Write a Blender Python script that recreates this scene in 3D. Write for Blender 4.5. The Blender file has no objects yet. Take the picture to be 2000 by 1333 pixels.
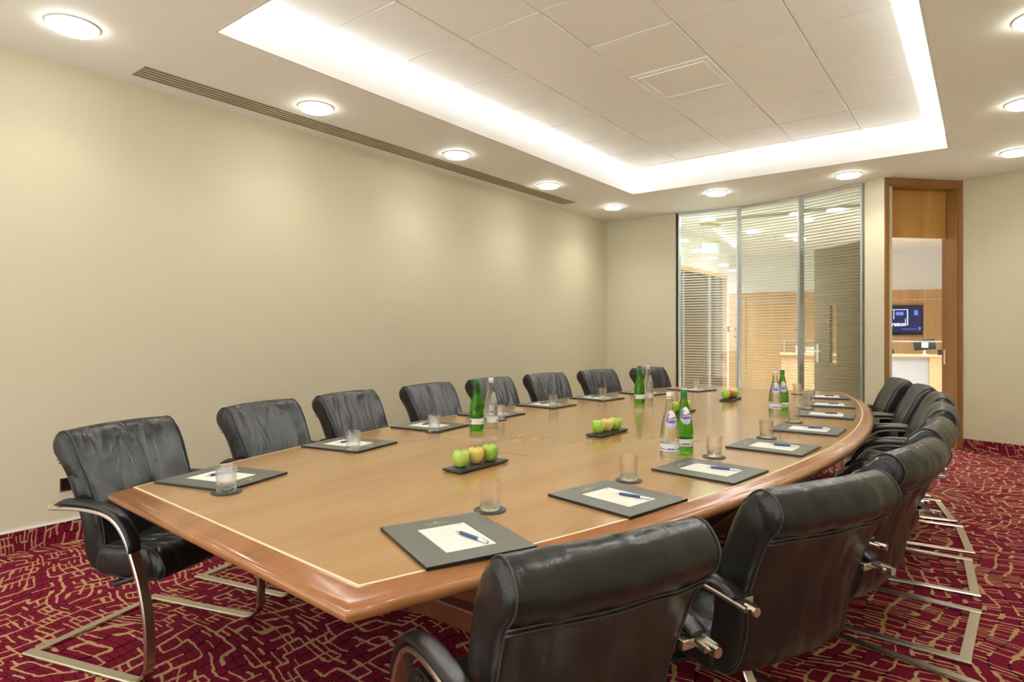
import bpy, bmesh, math, random
from mathutils import Vector, Matrix
random.seed(7)
S = bpy.context.scene
COL = S.collection
PI = math.pi
# ------------------------------------------------------------------ camera, world, exposure
FPX = 1210.0; CAMH = 1.33; YAW = math.atan(923/1210)
cam = bpy.data.cameras.new('camera'); co = bpy.data.objects.new('camera', cam); COL.objects.link(co)
cam.sensor_width = 36; cam.lens = FPX/2000*36
cam.shift_y = -(648-666.5)/2000*-1
co.location = (0, 0, CAMH); co.rotation_euler = (PI/2, 0, YAW)
cam.clip_start = .02; S.camera = co
W = bpy.data.worlds.new('world'); S.world = W; W.use_nodes = True
W.node_tree.nodes['Background'].inputs[0].default_value = (1, .99, .97, 1)
W.node_tree.nodes['Background'].inputs[1].default_value = 1.0  # added white fill light, entering where the back wall is left out
S.view_settings.view_transform = 'Standard'; S.view_settings.look = 'None'
S.view_settings.gamma = 1; S.view_settings.use_curve_mapping = False
S.view_settings.exposure = 1.22
DOWN_W, DOWN_E, COVE_E = 13.0, 9.0, 270.0
HALL_W = 150.0
CEIL = 3.03; T = .745
F2 = (-math.sin(YAW), math.cos(YAW)); R2 = (F2[1], -F2[0])
def tabpt(px, py, h=T):                     # where a sighted point of the photograph stands on a level plane
    z = FPX*(h-CAMH)/(648-py); x = (px-1000)/FPX*z
    return Vector((z*F2[0]+x*R2[0], z*F2[1]+x*R2[1], h))

# ------------------------------------------------------------------ materials
M = {}
def N(nt, t, **kw):
    n = nt.nodes.new(t)
    for k, v in kw.items(): setattr(n, k, v)
    return n
def mat(name, col=(.8,.8,.8), rough=.5, metal=0., spec=.5, trans=0., ior=1.45, emit=None, es=0, coat=0.):
    m = bpy.data.materials.new(name); m.use_nodes = True; nt = m.node_tree
    b = nt.nodes['Principled BSDF']
    b.inputs['Base Color'].default_value = (*col, 1); b.inputs['Roughness'].default_value = rough
    b.inputs['Metallic'].default_value = metal; b.inputs['Specular IOR Level'].default_value = spec
    b.inputs['Transmission Weight'].default_value = trans; b.inputs['IOR'].default_value = ior
    b.inputs['Coat Weight'].default_value = coat; b.inputs['Coat Roughness'].default_value = .1
    if emit: b.inputs['Emission Color'].default_value = (*emit, 1); b.inputs['Emission Strength'].default_value = es
    M[name] = m
    return m, nt, b
def noise(nt, scale, detail=2, rough=.5, vec=None, dist=0):
    n = N(nt, 'ShaderNodeTexNoise'); n.inputs['Scale'].default_value = scale
    n.inputs['Detail'].default_value = detail; n.inputs['Roughness'].default_value = rough
    n.inputs['Distortion'].default_value = dist
    if vec: nt.links.new(vec, n.inputs['Vector'])
    return n
def mapping(nt, src, sc=(1,1,1), rot=(0,0,0)):
    m = N(nt, 'ShaderNodeMapping'); m.inputs['Scale'].default_value = sc; m.inputs['Rotation'].default_value = rot
    nt.links.new(src, m.inputs['Vector']); return m.outputs[0]
def bump(nt, b, h, strength=.2, dist=.01):
    n = N(nt, 'ShaderNodeBump'); n.inputs['Strength'].default_value = strength; n.inputs['Distance'].default_value = dist
    nt.links.new(h, n.inputs['Height']); nt.links.new(n.outputs[0], b.inputs['Normal']); return n
def ramp(nt, fac, stops):
    r = N(nt, 'ShaderNodeValToRGB'); e = r.color_ramp.elements
    while len(e) < len(stops): e.new(.5)
    for i, (p, c) in enumerate(stops): e[i].position = p; e[i].color = (*c, 1)
    nt.links.new(fac, r.inputs[0]); return r.outputs[0]
def mth(nt, op, a, b=None, c=None):
    n = N(nt, 'ShaderNodeMath', operation=op)
    for i, v in enumerate((a, b, c)):
        if v is None: continue
        if isinstance(v, (int, float)): n.inputs[i].default_value = v
        else: nt.links.new(v, n.inputs[i])
    return n.outputs[0]

def paint(name, col, rough=.6, bs=.04):
    m, nt, b = mat(name, col, rough, spec=.3)
    tc = N(nt, 'ShaderNodeTexCoord'); n = noise(nt, 180, 2, vec=tc.outputs['Object']); bump(nt, b, n.outputs[0], bs, .002)
paint('wall_paint', (.66, .625, .455)); paint('ceiling_paint', (.91, .91, .85))
paint('hall_paint', (.80, .79, .77)); paint('hall_cream', (.72, .68, .58)); paint('white_paint', (.86, .85, .82))
def tile_mat():
    m, nt, b = mat('ceiling_tile', (.94, .95, .92), .42, spec=.45)
    tc = N(nt, 'ShaderNodeTexCoord'); n = noise(nt, 1.6, 2, vec=tc.outputs['Object'])
    bump(nt, b, n.outputs[0], .12, .03)
tile_mat()
def wood(name, c1, c2, rough, sc=(14, 14, 1.2), coat=0., dist=.25):
    m, nt, b = mat(name, c1, rough, coat=coat)
    tc = N(nt, 'ShaderNodeTexCoord'); v = mapping(nt, tc.outputs['Object'], sc)
    n1 = noise(nt, 1.0, 3, .5, v, dist)
    v2 = mapping(nt, tc.outputs['Object'], tuple(s*8 for s in sc)); n2 = noise(nt, 1, 3, .6, v2)
    f = mth(nt, 'MULTIPLY_ADD', n2.outputs[0], .35, mth(nt, 'MULTIPLY', n1.outputs[0], .75))
    nt.links.new(ramp(nt, f, [(.3, c1), (.75, c2)]), b.inputs['Base Color'])
    return b
wood('table_wood', (.375, .197, .073), (.455, .262, .11), .16, (7, .8, 7), coat=.25)
wood('moulding_wood', (.25, .095, .03), (.38, .165, .06), .22, (9, 1.5, 9), coat=.3)
wood('base_wood', (.10, .03, .012), (.16, .05, .02), .35, (12, 12, 1))
wood('door_wood', (.40, .19, .042), (.58, .31, .08), .35, (5, 5, .5))
wood('frame_wood', (.22, .10, .026), (.33, .165, .048), .35, (5, 5, .5))
wood('leaf_wood', (.30, .21, .10), (.40, .29, .15), .4, (5, 5, .5))
wood('panel_wood', (.50, .27, .10), (.66, .40, .18), .38, (4, 4, .35))
wood('desk_wood', (.55, .30, .14), (.68, .42, .22), .4, (5, 5, .5))
mat('desk_white', (.42, .42, .42), .35)
mat('hall_floor_bounce', (.62, .58, .50), .25)  # hall floor surface is unseen; made pale to bounce light onto the hall ceiling
mat('inlay', (.80, .66, .40), .25)
mat('dark_gap', (.03, .02, .012), .6)
def leather(name, col, rough, wr=1.0):
    m, nt, b = mat(name, col, rough, spec=.5)
    tc = N(nt, 'ShaderNodeTexCoord'); oi = N(nt, 'ShaderNodeObjectInfo')
    va = N(nt, 'ShaderNodeVectorMath', operation='ADD'); nt.links.new(tc.outputs['Object'], va.inputs[0])
    cx = N(nt, 'ShaderNodeCombineXYZ'); r10 = mth(nt, 'MULTIPLY', oi.outputs['Random'], 9.0)
    nt.links.new(r10, cx.inputs[0]); nt.links.new(r10, cx.inputs[1]); nt.links.new(cx.outputs[0], va.inputs[1])
    big = noise(nt, 1, 2, .5, mapping(nt, va.outputs[0], (10, 5, 2.4)), .5)
    med = noise(nt, 1, 3, .55, mapping(nt, va.outputs[0], (45, 30, 14)), 1.0)
    vor = N(nt, 'ShaderNodeTexVoronoi'); vor.inputs['Scale'].default_value = 260; nt.links.new(va.outputs[0], vor.inputs['Vector'])
    rid = mth(nt, 'ABSOLUTE', mth(nt, 'SUBTRACT', big.outputs[0], .5))
    h = mth(nt, 'MULTIPLY', rid, 2.0*wr)
    h = mth(nt, 'MULTIPLY_ADD', med.outputs[0], .07*wr, h)
    sn = N(nt, 'ShaderNodeSeparateXYZ'); nt.links.new(tc.outputs['Normal'], sn.inputs[0])
    mr = N(nt, 'ShaderNodeMapRange'); nt.links.new(mth(nt, 'ADD', sn.outputs[1], mth(nt, 'ABSOLUTE', sn.outputs[0])), mr.inputs[0])
    mr.inputs[1].default_value = -.85; mr.inputs[2].default_value = .1; mr.inputs[3].default_value = .12; mr.inputs[4].default_value = 1.0
    h = mth(nt, 'MULTIPLY', h, mr.outputs[0])
    h = mth(nt, 'MULTIPLY_ADD', vor.outputs['Distance'], .012, h)
    bump(nt, b, h, .7, .022)
    rr = mth(nt, 'MULTIPLY_ADD', med.outputs[0], .18, rough-.09); nt.links.new(rr, b.inputs['Roughness'])
leather('leather', (.010, .0105, .0095), .31, 1.0)
leather('leather_smooth', (.010, .010, .009), .34, .18)
mat('piping', (.03, .03, .027), .35)
mat('nickel', (.62, .57, .48), .27, 1.0)
mat('chrome', (.75, .75, .76), .12, 1.0)
mat('aluminium', (.62, .66, .68), .35, .85)
mat('slat', (.78, .74, .64), .5)
mat('black', (.012, .012, .012), .4); mat('black_gloss', (.01, .01, .012), .12)
mat('slate', (.028, .028, .026), .45)
mat('pad_leather', (.10, .105, .085), .42, spec=.6)
mat('paper', (.82, .82, .76), .6); mat('pen_blue', (.035, .07, .19), .35); mat('gold', (.62, .50, .16), .4, .6)
mat('coaster', (.035, .037, .036), .5)
mat('white_plastic', (.8, .8, .78), .35); mat('red_plastic', (.35, .04, .03), .4)
mat('disc_glass', (1, 1, 1), .3, emit=(1, .98, .90), es=DOWN_E)
mat('hall_disc', (1, 1, 1), .3, emit=(1, .96, .90), es=12)
mat('rim', (.75, .78, .70), .25)
mat('tube', (1, 1, 1), .3, emit=(.97, .98, 1), es=COVE_E)
mat('exit_green', (.25, .7, .4), .3, emit=(.2, .75, .4), es=.8)
mat('vent_metal', (.56, .49, .33), .45)
mat('dark_glass', (.075, .055, .035), .08)
def clear_mix(name, col, ior, fac):
    m, nt, b = mat(name, col, .0, trans=1, ior=ior)
    o = nt.nodes['Material Output']; mx = N(nt, 'ShaderNodeMixShader'); t = N(nt, 'ShaderNodeBsdfTransparent')
    t.inputs[0].default_value = (*[c**.9 for c in col], 1); mx.inputs[0].default_value = fac
    nt.links.new(b.outputs[0], mx.inputs[1]); nt.links.new(t.outputs[0], mx.inputs[2]); nt.links.new(mx.outputs[0], o.inputs[0])
clear_mix('base_glass', (.98, .99, .97), 1.5, .35)
clear_mix('wall_glass', (1, 1, 1), 1.45, .72)
clear_mix('bottle_clear', (.93, .95, .90), 1.33, .45)
clear_mix('bottle_green', (.22, .62, .10), 1.34, .45)
mat('label_white', (.80, .79, .78), .45); mat('label_purple', (.26, .17, .52), .45); mat('label_blue', (.45, .52, .75), .45)
mat('ink', (.05, .04, .08), .5)
mat('cap_white', (.78, .76, .70), .35); mat('cap_green', (.03, .16, .06), .35)
mat('screen', (.005, .006, .02), .15, emit=(.01, .012, .05), es=.8)
mat('screen_blue', (.1, .15, .5), .3, emit=(.10, .14, .50), es=.5)
mat('screen_white', (.8, .85, 1), .3, emit=(.75, .82, 1), es=.5)
mat('stem', (.12, .07, .03), .7)
def pane_mat(name, tint=(.96, .98, .97), f=1.0):
    m = bpy.data.materials.new(name); m.use_nodes = True; nt = m.node_tree; nt.nodes.clear()
    o = N(nt, 'ShaderNodeOutputMaterial'); mx = N(nt, 'ShaderNodeMixShader')
    t = N(nt, 'ShaderNodeBsdfTransparent'); t.inputs[0].default_value = (*tint, 1)
    g = N(nt, 'ShaderNodeBsdfGlossy'); g.inputs['Roughness'].default_value = .02
    ge = N(nt, 'ShaderNodeNewGeometry'); dt = N(nt, 'ShaderNodeVectorMath', operation='DOT_PRODUCT')
    nt.links.new(ge.outputs['Normal'], dt.inputs[0]); nt.links.new(ge.outputs['Incoming'], dt.inputs[1])
    c = mth(nt, 'SUBTRACT', 1.0, mth(nt, 'ABSOLUTE', dt.outputs['Value']))
    nt.links.new(mth(nt, 'MULTIPLY', mth(nt, 'MULTIPLY_ADD', mth(nt, 'POWER', c, 5.0), .9, .035), f), mx.inputs[0])
    nt.links.new(t.outputs[0], mx.inputs[1]); nt.links.new(g.outputs[0], mx.inputs[2]); nt.links.new(mx.outputs[0], o.inputs[0])
    M[name] = m
pane_mat('pane'); pane_mat('tumbler_glass', (.98, .985, .98), 1.7)
def apple_mat(name, c1, c2, c3):
    m, nt, b = mat(name, c1, .28, spec=.5)
    tc = N(nt, 'ShaderNodeTexCoord'); n = noise(nt, 18, 3, .6, tc.outputs['Object'], .6)
    sp = N(nt, 'ShaderNodeSeparateXYZ'); nt.links.new(tc.outputs['Object'], sp.inputs[0])
    f = mth(nt, 'MULTIPLY_ADD', sp.outputs[1], -9, mth(nt, 'MULTIPLY_ADD', sp.outputs[0], 5, n.outputs[0]))
    nt.links.new(ramp(nt, f, [(.2, c1), (.5, c2), (.85, c3)]), b.inputs['Base Color'])
apple_mat('apple_green', (.30, .50, .05), (.36, .55, .07), (.44, .60, .12))
apple_mat('apple_blush', (.72, .60, .16), (.72, .42, .10), (.50, .10, .05))
apple_mat('apple_red', (.60, .30, .10), (.50, .08, .05), (.42, .05, .04))

def carpet():
    m, nt, b = mat('carpet', (.2, .01, .03), .95, spec=.1)
    uv = N(nt, 'ShaderNodeUVMap'); uv.uv_map = 'UVMap'
    n = noise(nt, 1.5, 1, .4, uv.outputs[0])
    sub = N(nt, 'ShaderNodeVectorMath', operation='SUBTRACT'); nt.links.new(n.outputs['Color'], sub.inputs[0]); sub.inputs[1].default_value = (.5, .5, .5)
    scl = N(nt, 'ShaderNodeVectorMath', operation='SCALE'); nt.links.new(sub.outputs[0], scl.inputs[0]); scl.inputs['Scale'].default_value = .42
    nj = noise(nt, 16, 2, .5, uv.outputs[0])
    sj = N(nt, 'ShaderNodeVectorMath', operation='SCALE'); nt.links.new(nj.outputs['Color'], sj.inputs[0]); sj.inputs['Scale'].default_value = .022
    a1 = N(nt, 'ShaderNodeVectorMath', operation='ADD'); nt.links.new(uv.outputs[0], a1.inputs[0]); nt.links.new(scl.outputs[0], a1.inputs[1])
    a2 = N(nt, 'ShaderNodeVectorMath', operation='ADD'); nt.links.new(a1.outputs[0], a2.inputs[0]); nt.links.new(sj.outputs[0], a2.inputs[1])
    sp = N(nt, 'ShaderNodeSeparateXYZ'); nt.links.new(a2.outputs[0], sp.inputs[0])
    U = mth(nt, 'DIVIDE', sp.outputs[0], .070); V = mth(nt, 'DIVIDE', sp.outputs[1], .030)
    rag = noise(nt, 34, 3, .6, uv.outputs[0])
    def fam(A, Bv, wid, thr, seed):
        ia = mth(nt, 'ROUND', A); da = mth(nt, 'ABSOLUTE', mth(nt, 'SUBTRACT', A, ia)); ib = mth(nt, 'FLOOR', Bv)
        cx = N(nt, 'ShaderNodeCombineXYZ'); nt.links.new(ia, cx.inputs[0]); nt.links.new(ib, cx.inputs[1]); cx.inputs[2].default_value = seed
        w = N(nt, 'ShaderNodeTexWhiteNoise', noise_dimensions='3D'); nt.links.new(cx.outputs[0], w.inputs[0])
        ww = mth(nt, 'MULTIPLY_ADD', mth(nt, 'POWER', w.outputs[0], 3.0), wid*1.6, wid)
        on = mth(nt, 'GREATER_THAN', w.outputs[0], thr)
        ww = mth(nt, 'MULTIPLY', ww, mth(nt, 'MULTIPLY_ADD', rag.outputs[0], 2.6, -.25))
        return mth(nt, 'MULTIPLY', on, mth(nt, 'LESS_THAN', da, ww)), mth(nt, 'LESS_THAN', da, wid*1.15)
    b1, d1 = fam(U, mth(nt, 'MULTIPLY', V, .5), .058, .46, 1.0)
    b2, d2 = fam(V, U, .085, .50, 5.0)
    fac = mth(nt, 'MAXIMUM', b1, b2)
    dk = mth(nt, 'MAXIMUM', d1, mth(nt, 'MULTIPLY', d2, .6))
    fine = noise(nt, 420, 2, .6, uv.outputs[0])
    mx = N(nt, 'ShaderNodeMix', data_type='RGBA'); nt.links.new(dk, mx.inputs['Factor'])
    mx.inputs['A'].default_value = (.185, .007, .026, 1); mx.inputs['B'].default_value = (.035, .003, .008, 1)
    m2 = N(nt, 'ShaderNodeMix', data_type='RGBA'); nt.links.new(fac, m2.inputs['Factor'])
    nt.links.new(mx.outputs['Result'], m2.inputs['A']); m2.inputs['B'].default_value = (.46, .30, .135, 1)
    m3 = N(nt, 'ShaderNodeMix', data_type='RGBA', blend_type='MULTIPLY'); m3.inputs['Factor'].default_value = .6
    nt.links.new(m2.outputs['Result'], m3.inputs['A']); nt.links.new(ramp(nt, fine.outputs[0], [(.3, (.5, .5, .5)), (.7, (1.25, 1.25, 1.25))]), m3.inputs['B'])
    nt.links.new(m3.outputs['Result'], b.inputs['Base Color'])
    bump(nt, b, fine.outputs[0], .5, .004)
carpet()

# ------------------------------------------------------------------ mesh helpers
def link(name, verts, faces, m, parent=None, smooth=False, angle=None, loc=None, rz=0, uv=None):
    me = bpy.data.meshes.new(name); me.from_pydata([tuple(v) for v in verts], [], faces)
    bm = bmesh.new(); bm.from_mesh(me); bmesh.ops.recalc_face_normals(bm, faces=bm.faces[:]); bm.to_mesh(me); bm.free()
    if smooth:
        for p in me.polygons: p.use_smooth = True
        if angle is not None: me.set_sharp_from_angle(angle=math.radians(angle))
    if m: me.materials.append(M[m] if isinstance(m, str) else m)
    if uv:
        l = me.uv_layers.new(name='UVMap')
        for lp in me.loops: l.data[lp.index].uv = uv(me.vertices[lp.vertex_index].co)
    o = bpy.data.objects.new(name, me); COL.objects.link(o)
    if parent: o.parent = parent
    if loc is not None: o.location = loc
    o.rotation_euler.z = rz
    return o
def thing(name, label, cat, loc=(0,0,0), rz=0, group=None):
    o = bpy.data.objects.new(name, None); COL.objects.link(o); o.location = loc; o.rotation_euler.z = rz
    o.empty_display_size = .05
    return tag(o, label, cat, group)
def tag(o, label, cat, group=None):
    o['label'] = label; o['category'] = cat
    if group: o['group'] = group
    return o
def struct(o, label=None):
    o['kind'] = 'structure'
    if label: o['label'] = label
    return o
class MB:
    def __init__(s): s.v = []; s.f = []
    def add(s, v, f):
        n = len(s.v); s.v += [tuple(q) for q in v]; s.f += [tuple(i+n for i in q) for q in f]; return s
    def box(s, x0, x1, y0, y1, z0, z1, b=0, xf=None):
        if b <= 0:
            v = [(x,y,z) for x in (x0,x1) for y in (y0,y1) for z in (z0,z1)]
            f = [(0,1,3,2),(4,6,7,5),(0,4,5,1),(2,3,7,6),(0,2,6,4),(1,5,7,3)]
        else:
            bm = bmesh.new(); bmesh.ops.create_cube(bm, size=1)
            for q in bm.verts: q.co = Vector(((x0+x1)/2+q.co.x*(x1-x0), (y0+y1)/2+q.co.y*(y1-y0), (z0+z1)/2+q.co.z*(z1-z0)))
            bmesh.ops.bevel(bm, geom=bm.edges[:], offset=b, segments=2, affect='EDGES', profile=.6)
            bm.verts.index_update(); v = [tuple(q.co) for q in bm.verts]; f = [tuple(q.index for q in p.verts) for p in bm.faces]; bm.free()
        if xf: v = [xf(*q) for q in v]
        return s.add(v, f)
    def loft(s, secs, cap=True, closed=False):
        n = len(secs[0]); v = [p for q in secs for p in q]; f = []
        m = len(secs)
        for i in range(m if closed else m-1):
            j = (i+1) % m
            for k in range(n):
                l = (k+1) % n; f.append((i*n+k, i*n+l, j*n+l, j*n+k))
        if cap and not closed: f += [tuple(range(n)), tuple(range((m-1)*n, m*n))]
        return s.add(v, f)
    def tube(s, path, r, n=8, cap=True, closed=False):
        P = [Vector(p) for p in path]; secs = []; m = len(P)
        up = Vector((0,0,1)); prev = None
        for i in range(m):
            a = P[(i-1) % m] if (closed or i) else P[i]; b = P[(i+1) % m] if (closed or i < m-1) else P[i]
            t = (b-a).normalized()
            if prev is None:
                u = t.cross(up);
                if u.length < .05: u = t.cross(Vector((1,0,0)))
            else: u = prev - t*prev.dot(t)
            u.normalize(); prev = u; w = t.cross(u)
            rr = r[i] if isinstance(r, (list, tuple)) else r
            secs.append([P[i]+rr*(math.cos(2*PI*k/n)*u+math.sin(2*PI*k/n)*w) for k in range(n)])
        return s.loft(secs, cap, closed)
    def lathe(s, prof, n=32, c=(0,0,0)):
        secs = []
        v = []; f = []; idx = []
        for r, z in prof:
            if r < 1e-6: idx.append([len(v)]); v.append((c[0], c[1], c[2]+z))
            else:
                idx.append(list(range(len(v), len(v)+n)))
                v += [(c[0]+r*math.cos(2*PI*k/n), c[1]+r*math.sin(2*PI*k/n), c[2]+z) for k in range(n)]
        for a, b in zip(idx, idx[1:]):
            for k in range(n):
                l = (k+1) % n
                if len(a) == 1 and len(b) == 1: continue
                if len(a) == 1: f.append((a[0], b[l], b[k]))
                elif len(b) == 1: f.append((a[k], a[l], b[0]))
                else: f.append((a[k], a[l], b[l], b[k]))
        return s.add(v, f)
    def bar(s, path, w, t, x=0, closed=False):          # flat bar lying along a path in the (y, z) plane
        secs = []; m = len(path); c = min(w, t)*.28
        for i, (y, z) in enumerate(path):
            a = path[max(i-1, 0)]; b = path[min(i+1, m-1)]
            ty, tz = b[0]-a[0], b[1]-a[1]; L = math.hypot(ty, tz); ny, nz = -tz/L, ty/L
            oct_ = [(w/2, t/2-c), (w/2-c, t/2), (-w/2+c, t/2), (-w/2, t/2-c), (-w/2, -t/2+c), (-w/2+c, -t/2), (w/2-c, -t/2), (w/2, -t/2+c)]
            secs.append([(x+p, y+ny*q, z+nz*q) for p, q in oct_])
        return s.loft(secs)
    def build(s, name, m, parent=None, **kw): return link(name, s.v, s.f, m, parent, **kw)
def copy_tree(o, parent=None):
    c = o.copy(); COL.objects.link(c)
    if parent: c.parent = parent
    for ch in [q for q in bpy.data.objects if q.parent == o]: copy_tree(ch, c)
    return c
def smooth_path(pts, n=6):                               # Catmull-Rom through the points
    out = []; P = [pts[0]]+list(pts)+[pts[-1]]
    for i in range(1, len(P)-2):
        p0, p1, p2, p3 = P[i-1], P[i], P[i+1], P[i+2]
        for k in range(n):
            t = k/n
            out.append(tuple(.5*((2*b)+(-a+c)*t+(2*a-5*b+4*c-d)*t*t+(-a+3*b-3*c+d)*t**3) for a, b, c, d in zip(p0, p1, p2, p3)))
    out.append(tuple(pts[-1])); return out
def text_mesh(name, s, size, m, parent, fn, bold=0.0, align='CENTER', ext=.0002):
    cu = bpy.data.curves.new('lettering', 'FONT'); cu.body = s; cu.size = size; cu.align_x = align; cu.align_y = 'CENTER'
    cu.extrude = ext; cu.offset = bold; cu.resolution_u = 3
    ob = bpy.data.objects.new('lettering', cu); COL.objects.link(ob)
    dg = bpy.context.evaluated_depsgraph_get(); me = bpy.data.meshes.new_from_object(ob.evaluated_get(dg))
    v = [fn(q.co) for q in me.vertices]; f = [tuple(p.vertices) for p in me.polygons]
    bpy.data.objects.remove(ob); bpy.data.curves.remove(cu)
    o = link(name, v, f, m, parent); return o

# ------------------------------------------------------------------ room shell
XL, XR, YB, YF = -4.64, .95, -1.2, 8.5
P = [(-3.50, 8.55), (-2.68, 8.62), (-1.85, 8.42), (-1.10, 8.06)]        # glass partition nodes
DA = Vector((-.88, 7.92)); DB = Vector((-.20, 8.64)); dd = (DB-DA).normalized(); dn = Vector((-dd.y, dd.x)); DW = (DB-DA).length
RE = Vector((XR+.15, 8.64-(XR+.15+.2)*.335))
struct(link('floor', [(-8,-1.4,0),(3,-1.4,0),(3,8.75,0),(-8,8.75,0)], [(0,1,2,3)], 'carpet', uv=lambda c: (c.x, c.y)))
struct(link('floor', [(-8,8.75,0),(3,8.75,0),(3,18,0),(-8,18,0)], [(0,1,2,3)], 'hall_floor_bounce'), 'hall floor, surface unseen, made pale to bounce light upwards')
VX0, VX1, VY0, VY1 = -4.48, -4.27, 1.73, 7.0
CX0, CX1, CY0, CY1 = -3.46, -.27, 1.78, 7.0
xs = [-8, VX0, VX1, CX0, CX1, 3]; ys = [-1.4, VY0, CY0, CY1, 18]
mb = MB()
for i in range(5):
    for j in range(4):
        x0, x1, y0, y1 = xs[i], xs[i+1], ys[j], ys[j+1]
        if i == 1 and j in (1, 2): continue
        if i == 3 and j == 2: continue
        mb.add([(x0,y0,CEIL),(x1,y0,CEIL),(x1,y1,CEIL),(x0,y1,CEIL)], [(0,3,2,1)])
struct(mb.build('ceiling', 'ceiling_paint'))
# coffer: lip, hidden trough, raised plane
LIP, UP, OUT = 3.17, 3.275, .34
mb = MB(); t_ = .018
def ringbox(mb, x0, x1, y0, y1, w, z0, z1):
    mb.box(x0-w, x0, y0-w, y1+w, z0, z1); mb.box(x1, x1+w, y0-w, y1+w, z0, z1)
    mb.box(x0, x1, y0-w, y0, z0, z1); mb.box(x0, x1, y1, y1+w, z0, z1)
ringbox(mb, CX0, CX1, CY0, CY1, t_, CEIL-.001, LIP)
struct(mb.build('trim_1', 'white_paint'), 'white upstand around the raised part of the ceiling')
mb = MB(); ringbox(mb, CX0-t_, CX1+t_, CY0-t_, CY1+t_, OUT, CEIL+.004, CEIL+.02)
ringbox(mb, CX0-OUT, CX1+OUT, CY0-OUT, CY1+OUT, .02, CEIL+.02, UP)
x0, x1, y0, y1 = CX0-OUT, CX1+OUT, CY0-OUT, CY1+OUT
mb.box(x0, x1, y0, y1, UP, UP+.02)
struct(mb.build('ceiling', 'white_paint'), 'white border and trough of the raised ceiling')
TX = [-3.34, -2.74, -2.14, -1.54, -.94, -.38]; TY = [1.86, 2.46, 3.07, 3.675, 4.28, 4.885, 5.49, 6.095, 6.70, 6.90]
mb = MB(); rnd = random.Random(3)
for i in range(5):
    for j in range(9):
        a, b_, c, d = TX[i]+.002, TX[i+1]-.002, TY[j]+.002, TY[j+1]-.002
        z = UP-.012; k = [rnd.uniform(-.0018, .0018) for _ in range(4)]; q = .008
        access = (i == 2 and j == 4)
        if access: z -= .006
        v = [(a,c,z+.004+k[0]),(b_,c,z+.004+k[1]),(b_,d,z+.004+k[2]),(a,d,z+.004+k[3]),
             (a+q,c+q,z+k[0]),(b_-q,c+q,z+k[1]),(b_-q,d-q,z+k[2]),(a+q,d-q,z+k[3]),
             (a,c,UP),(b_,c,UP),(b_,d,UP),(a,d,UP)]
        f = [(0,1,5,4),(1,2,6,5),(2,3,7,6),(3,0,4,7),(4,5,6,7),(8,9,1,0),(9,10,2,1),(10,11,3,2),(11,8,0,3)]
        mb.add(v, f)
        if access:
            a += .045; b_ -= .045; c += .045; d -= .045
            for (u0, u1, w0, w1) in ((a, b_, c, c+.02), (a, b_, d-.02, d), (a, a+.02, c+.02, d-.02), (b_-.02, b_, c+.02, d-.02)):
                mb.box(u0, u1, w0, w1, z-.007, z-.0005, .002)
struct(mb.build('ceiling', 'ceiling_tile'), 'square metal tiles of the raised ceiling with one framed access panel')
# cove lamps (fluorescent tubes lying in the trough)
def cove(x0, x1, y0, y1, label):
    t = thing('cove_lamp', label, 'lamp', ((x0+x1)/2, (y0+y1)/2, CEIL+.02), 0, 'tubes lying in the ceiling trough')
    dx, dy = (x1-x0)/2, (y1-y0)/2
    MB().box(-max(dx,.03), max(dx,.03), -max(dy,.03), max(dy,.03), .001, .02).build('batten', 'white_plastic', t)
    MB().tube([(-dx,-dy,.036), (dx,dy,.036)], .013, 8).build('tube', 'tube', t)
g = .16
cove(CX0-g, CX0-g, CY0+.05, CY1-.05, 'white tube lamp in the trough of the ceiling recess, side of the plain long wall')
cove(CX1+g, CX1+g, CY0+.05, CY1-.05, 'white tube lamp in the trough of the ceiling recess, doorway side')
cove(CX0+.05, CX1-.05, CY1+g, CY1+g, 'white tube lamp in the trough of the ceiling recess, end of the glass partition')
cove(CX0+.05, CX1-.05, CY0-g, CY0-g, 'white tube lamp in the trough of the ceiling recess, end nearest the camera')

def slab(name, a, b, th, z0=0, z1=CEIL, m='wall_paint'):     # wall between two plan points, thickness to the left of a->b
    a = Vector(a); b = Vector(b); n = Vector((-(b-a).y, (b-a).x)).normalized()*th
    p = [a, b, b+n, a+n]
    v = [(q.x, q.y, z0) for q in p]+[(q.x, q.y, z1) for q in p]
    return struct(link(name, v, [(0,1,2,3),(4,5,6,7),(0,1,5,4),(1,2,6,5),(2,3,7,6),(3,0,4,7)], m))
def skirting(name, a, b, h=.125, th=.012, side=-1):
    a = Vector(a); b = Vector(b); L = (b-a).length; d = (b-a)/L; n = Vector((-d.y, d.x))*th*side
    p = [a, b, b+n, a+n]
    v = [(q.x, q.y, 0) for q in p]+[(q.x, q.y, h) for q in p]
    struct(link(name, v, [(0,1,2,3),(4,5,6,7),(0,1,5,4),(1,2,6,5),(2,3,7,6),(3,0,4,7)], 'carpet',
         uv=lambda c: (c.z*1.2+3, (Vector((c.x, c.y))-a).dot(d)*1.2)))
    return n
slab('wall_left', (XL, YB-.15), (XL, YF+.12), .15); skirting('baseboard_left', (XL, YB), (XL, YF))
slab('wall_far', (XL, YF), (P[0][0]-.03, YF), .12); skirting('baseboard_far', (XL+.012, YF), (P[0][0]-.03, YF))
pn = Vector((DA.x-P[3][0], DA.y-P[3][1]))
slab('wall_pier', (P[3][0]+.012, P[3][1]-.006), DA, .12)
slab('wall_door', DB, RE, .15); skirting('baseboard_door', DB+Vector((.012, -.004)), RE)
slab('wall_right', (XR, 8.20), (XR, YB-.15), -.15)
skirting('baseboard_right', (XR, YB), (XR, 8.2), side=1)
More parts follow.
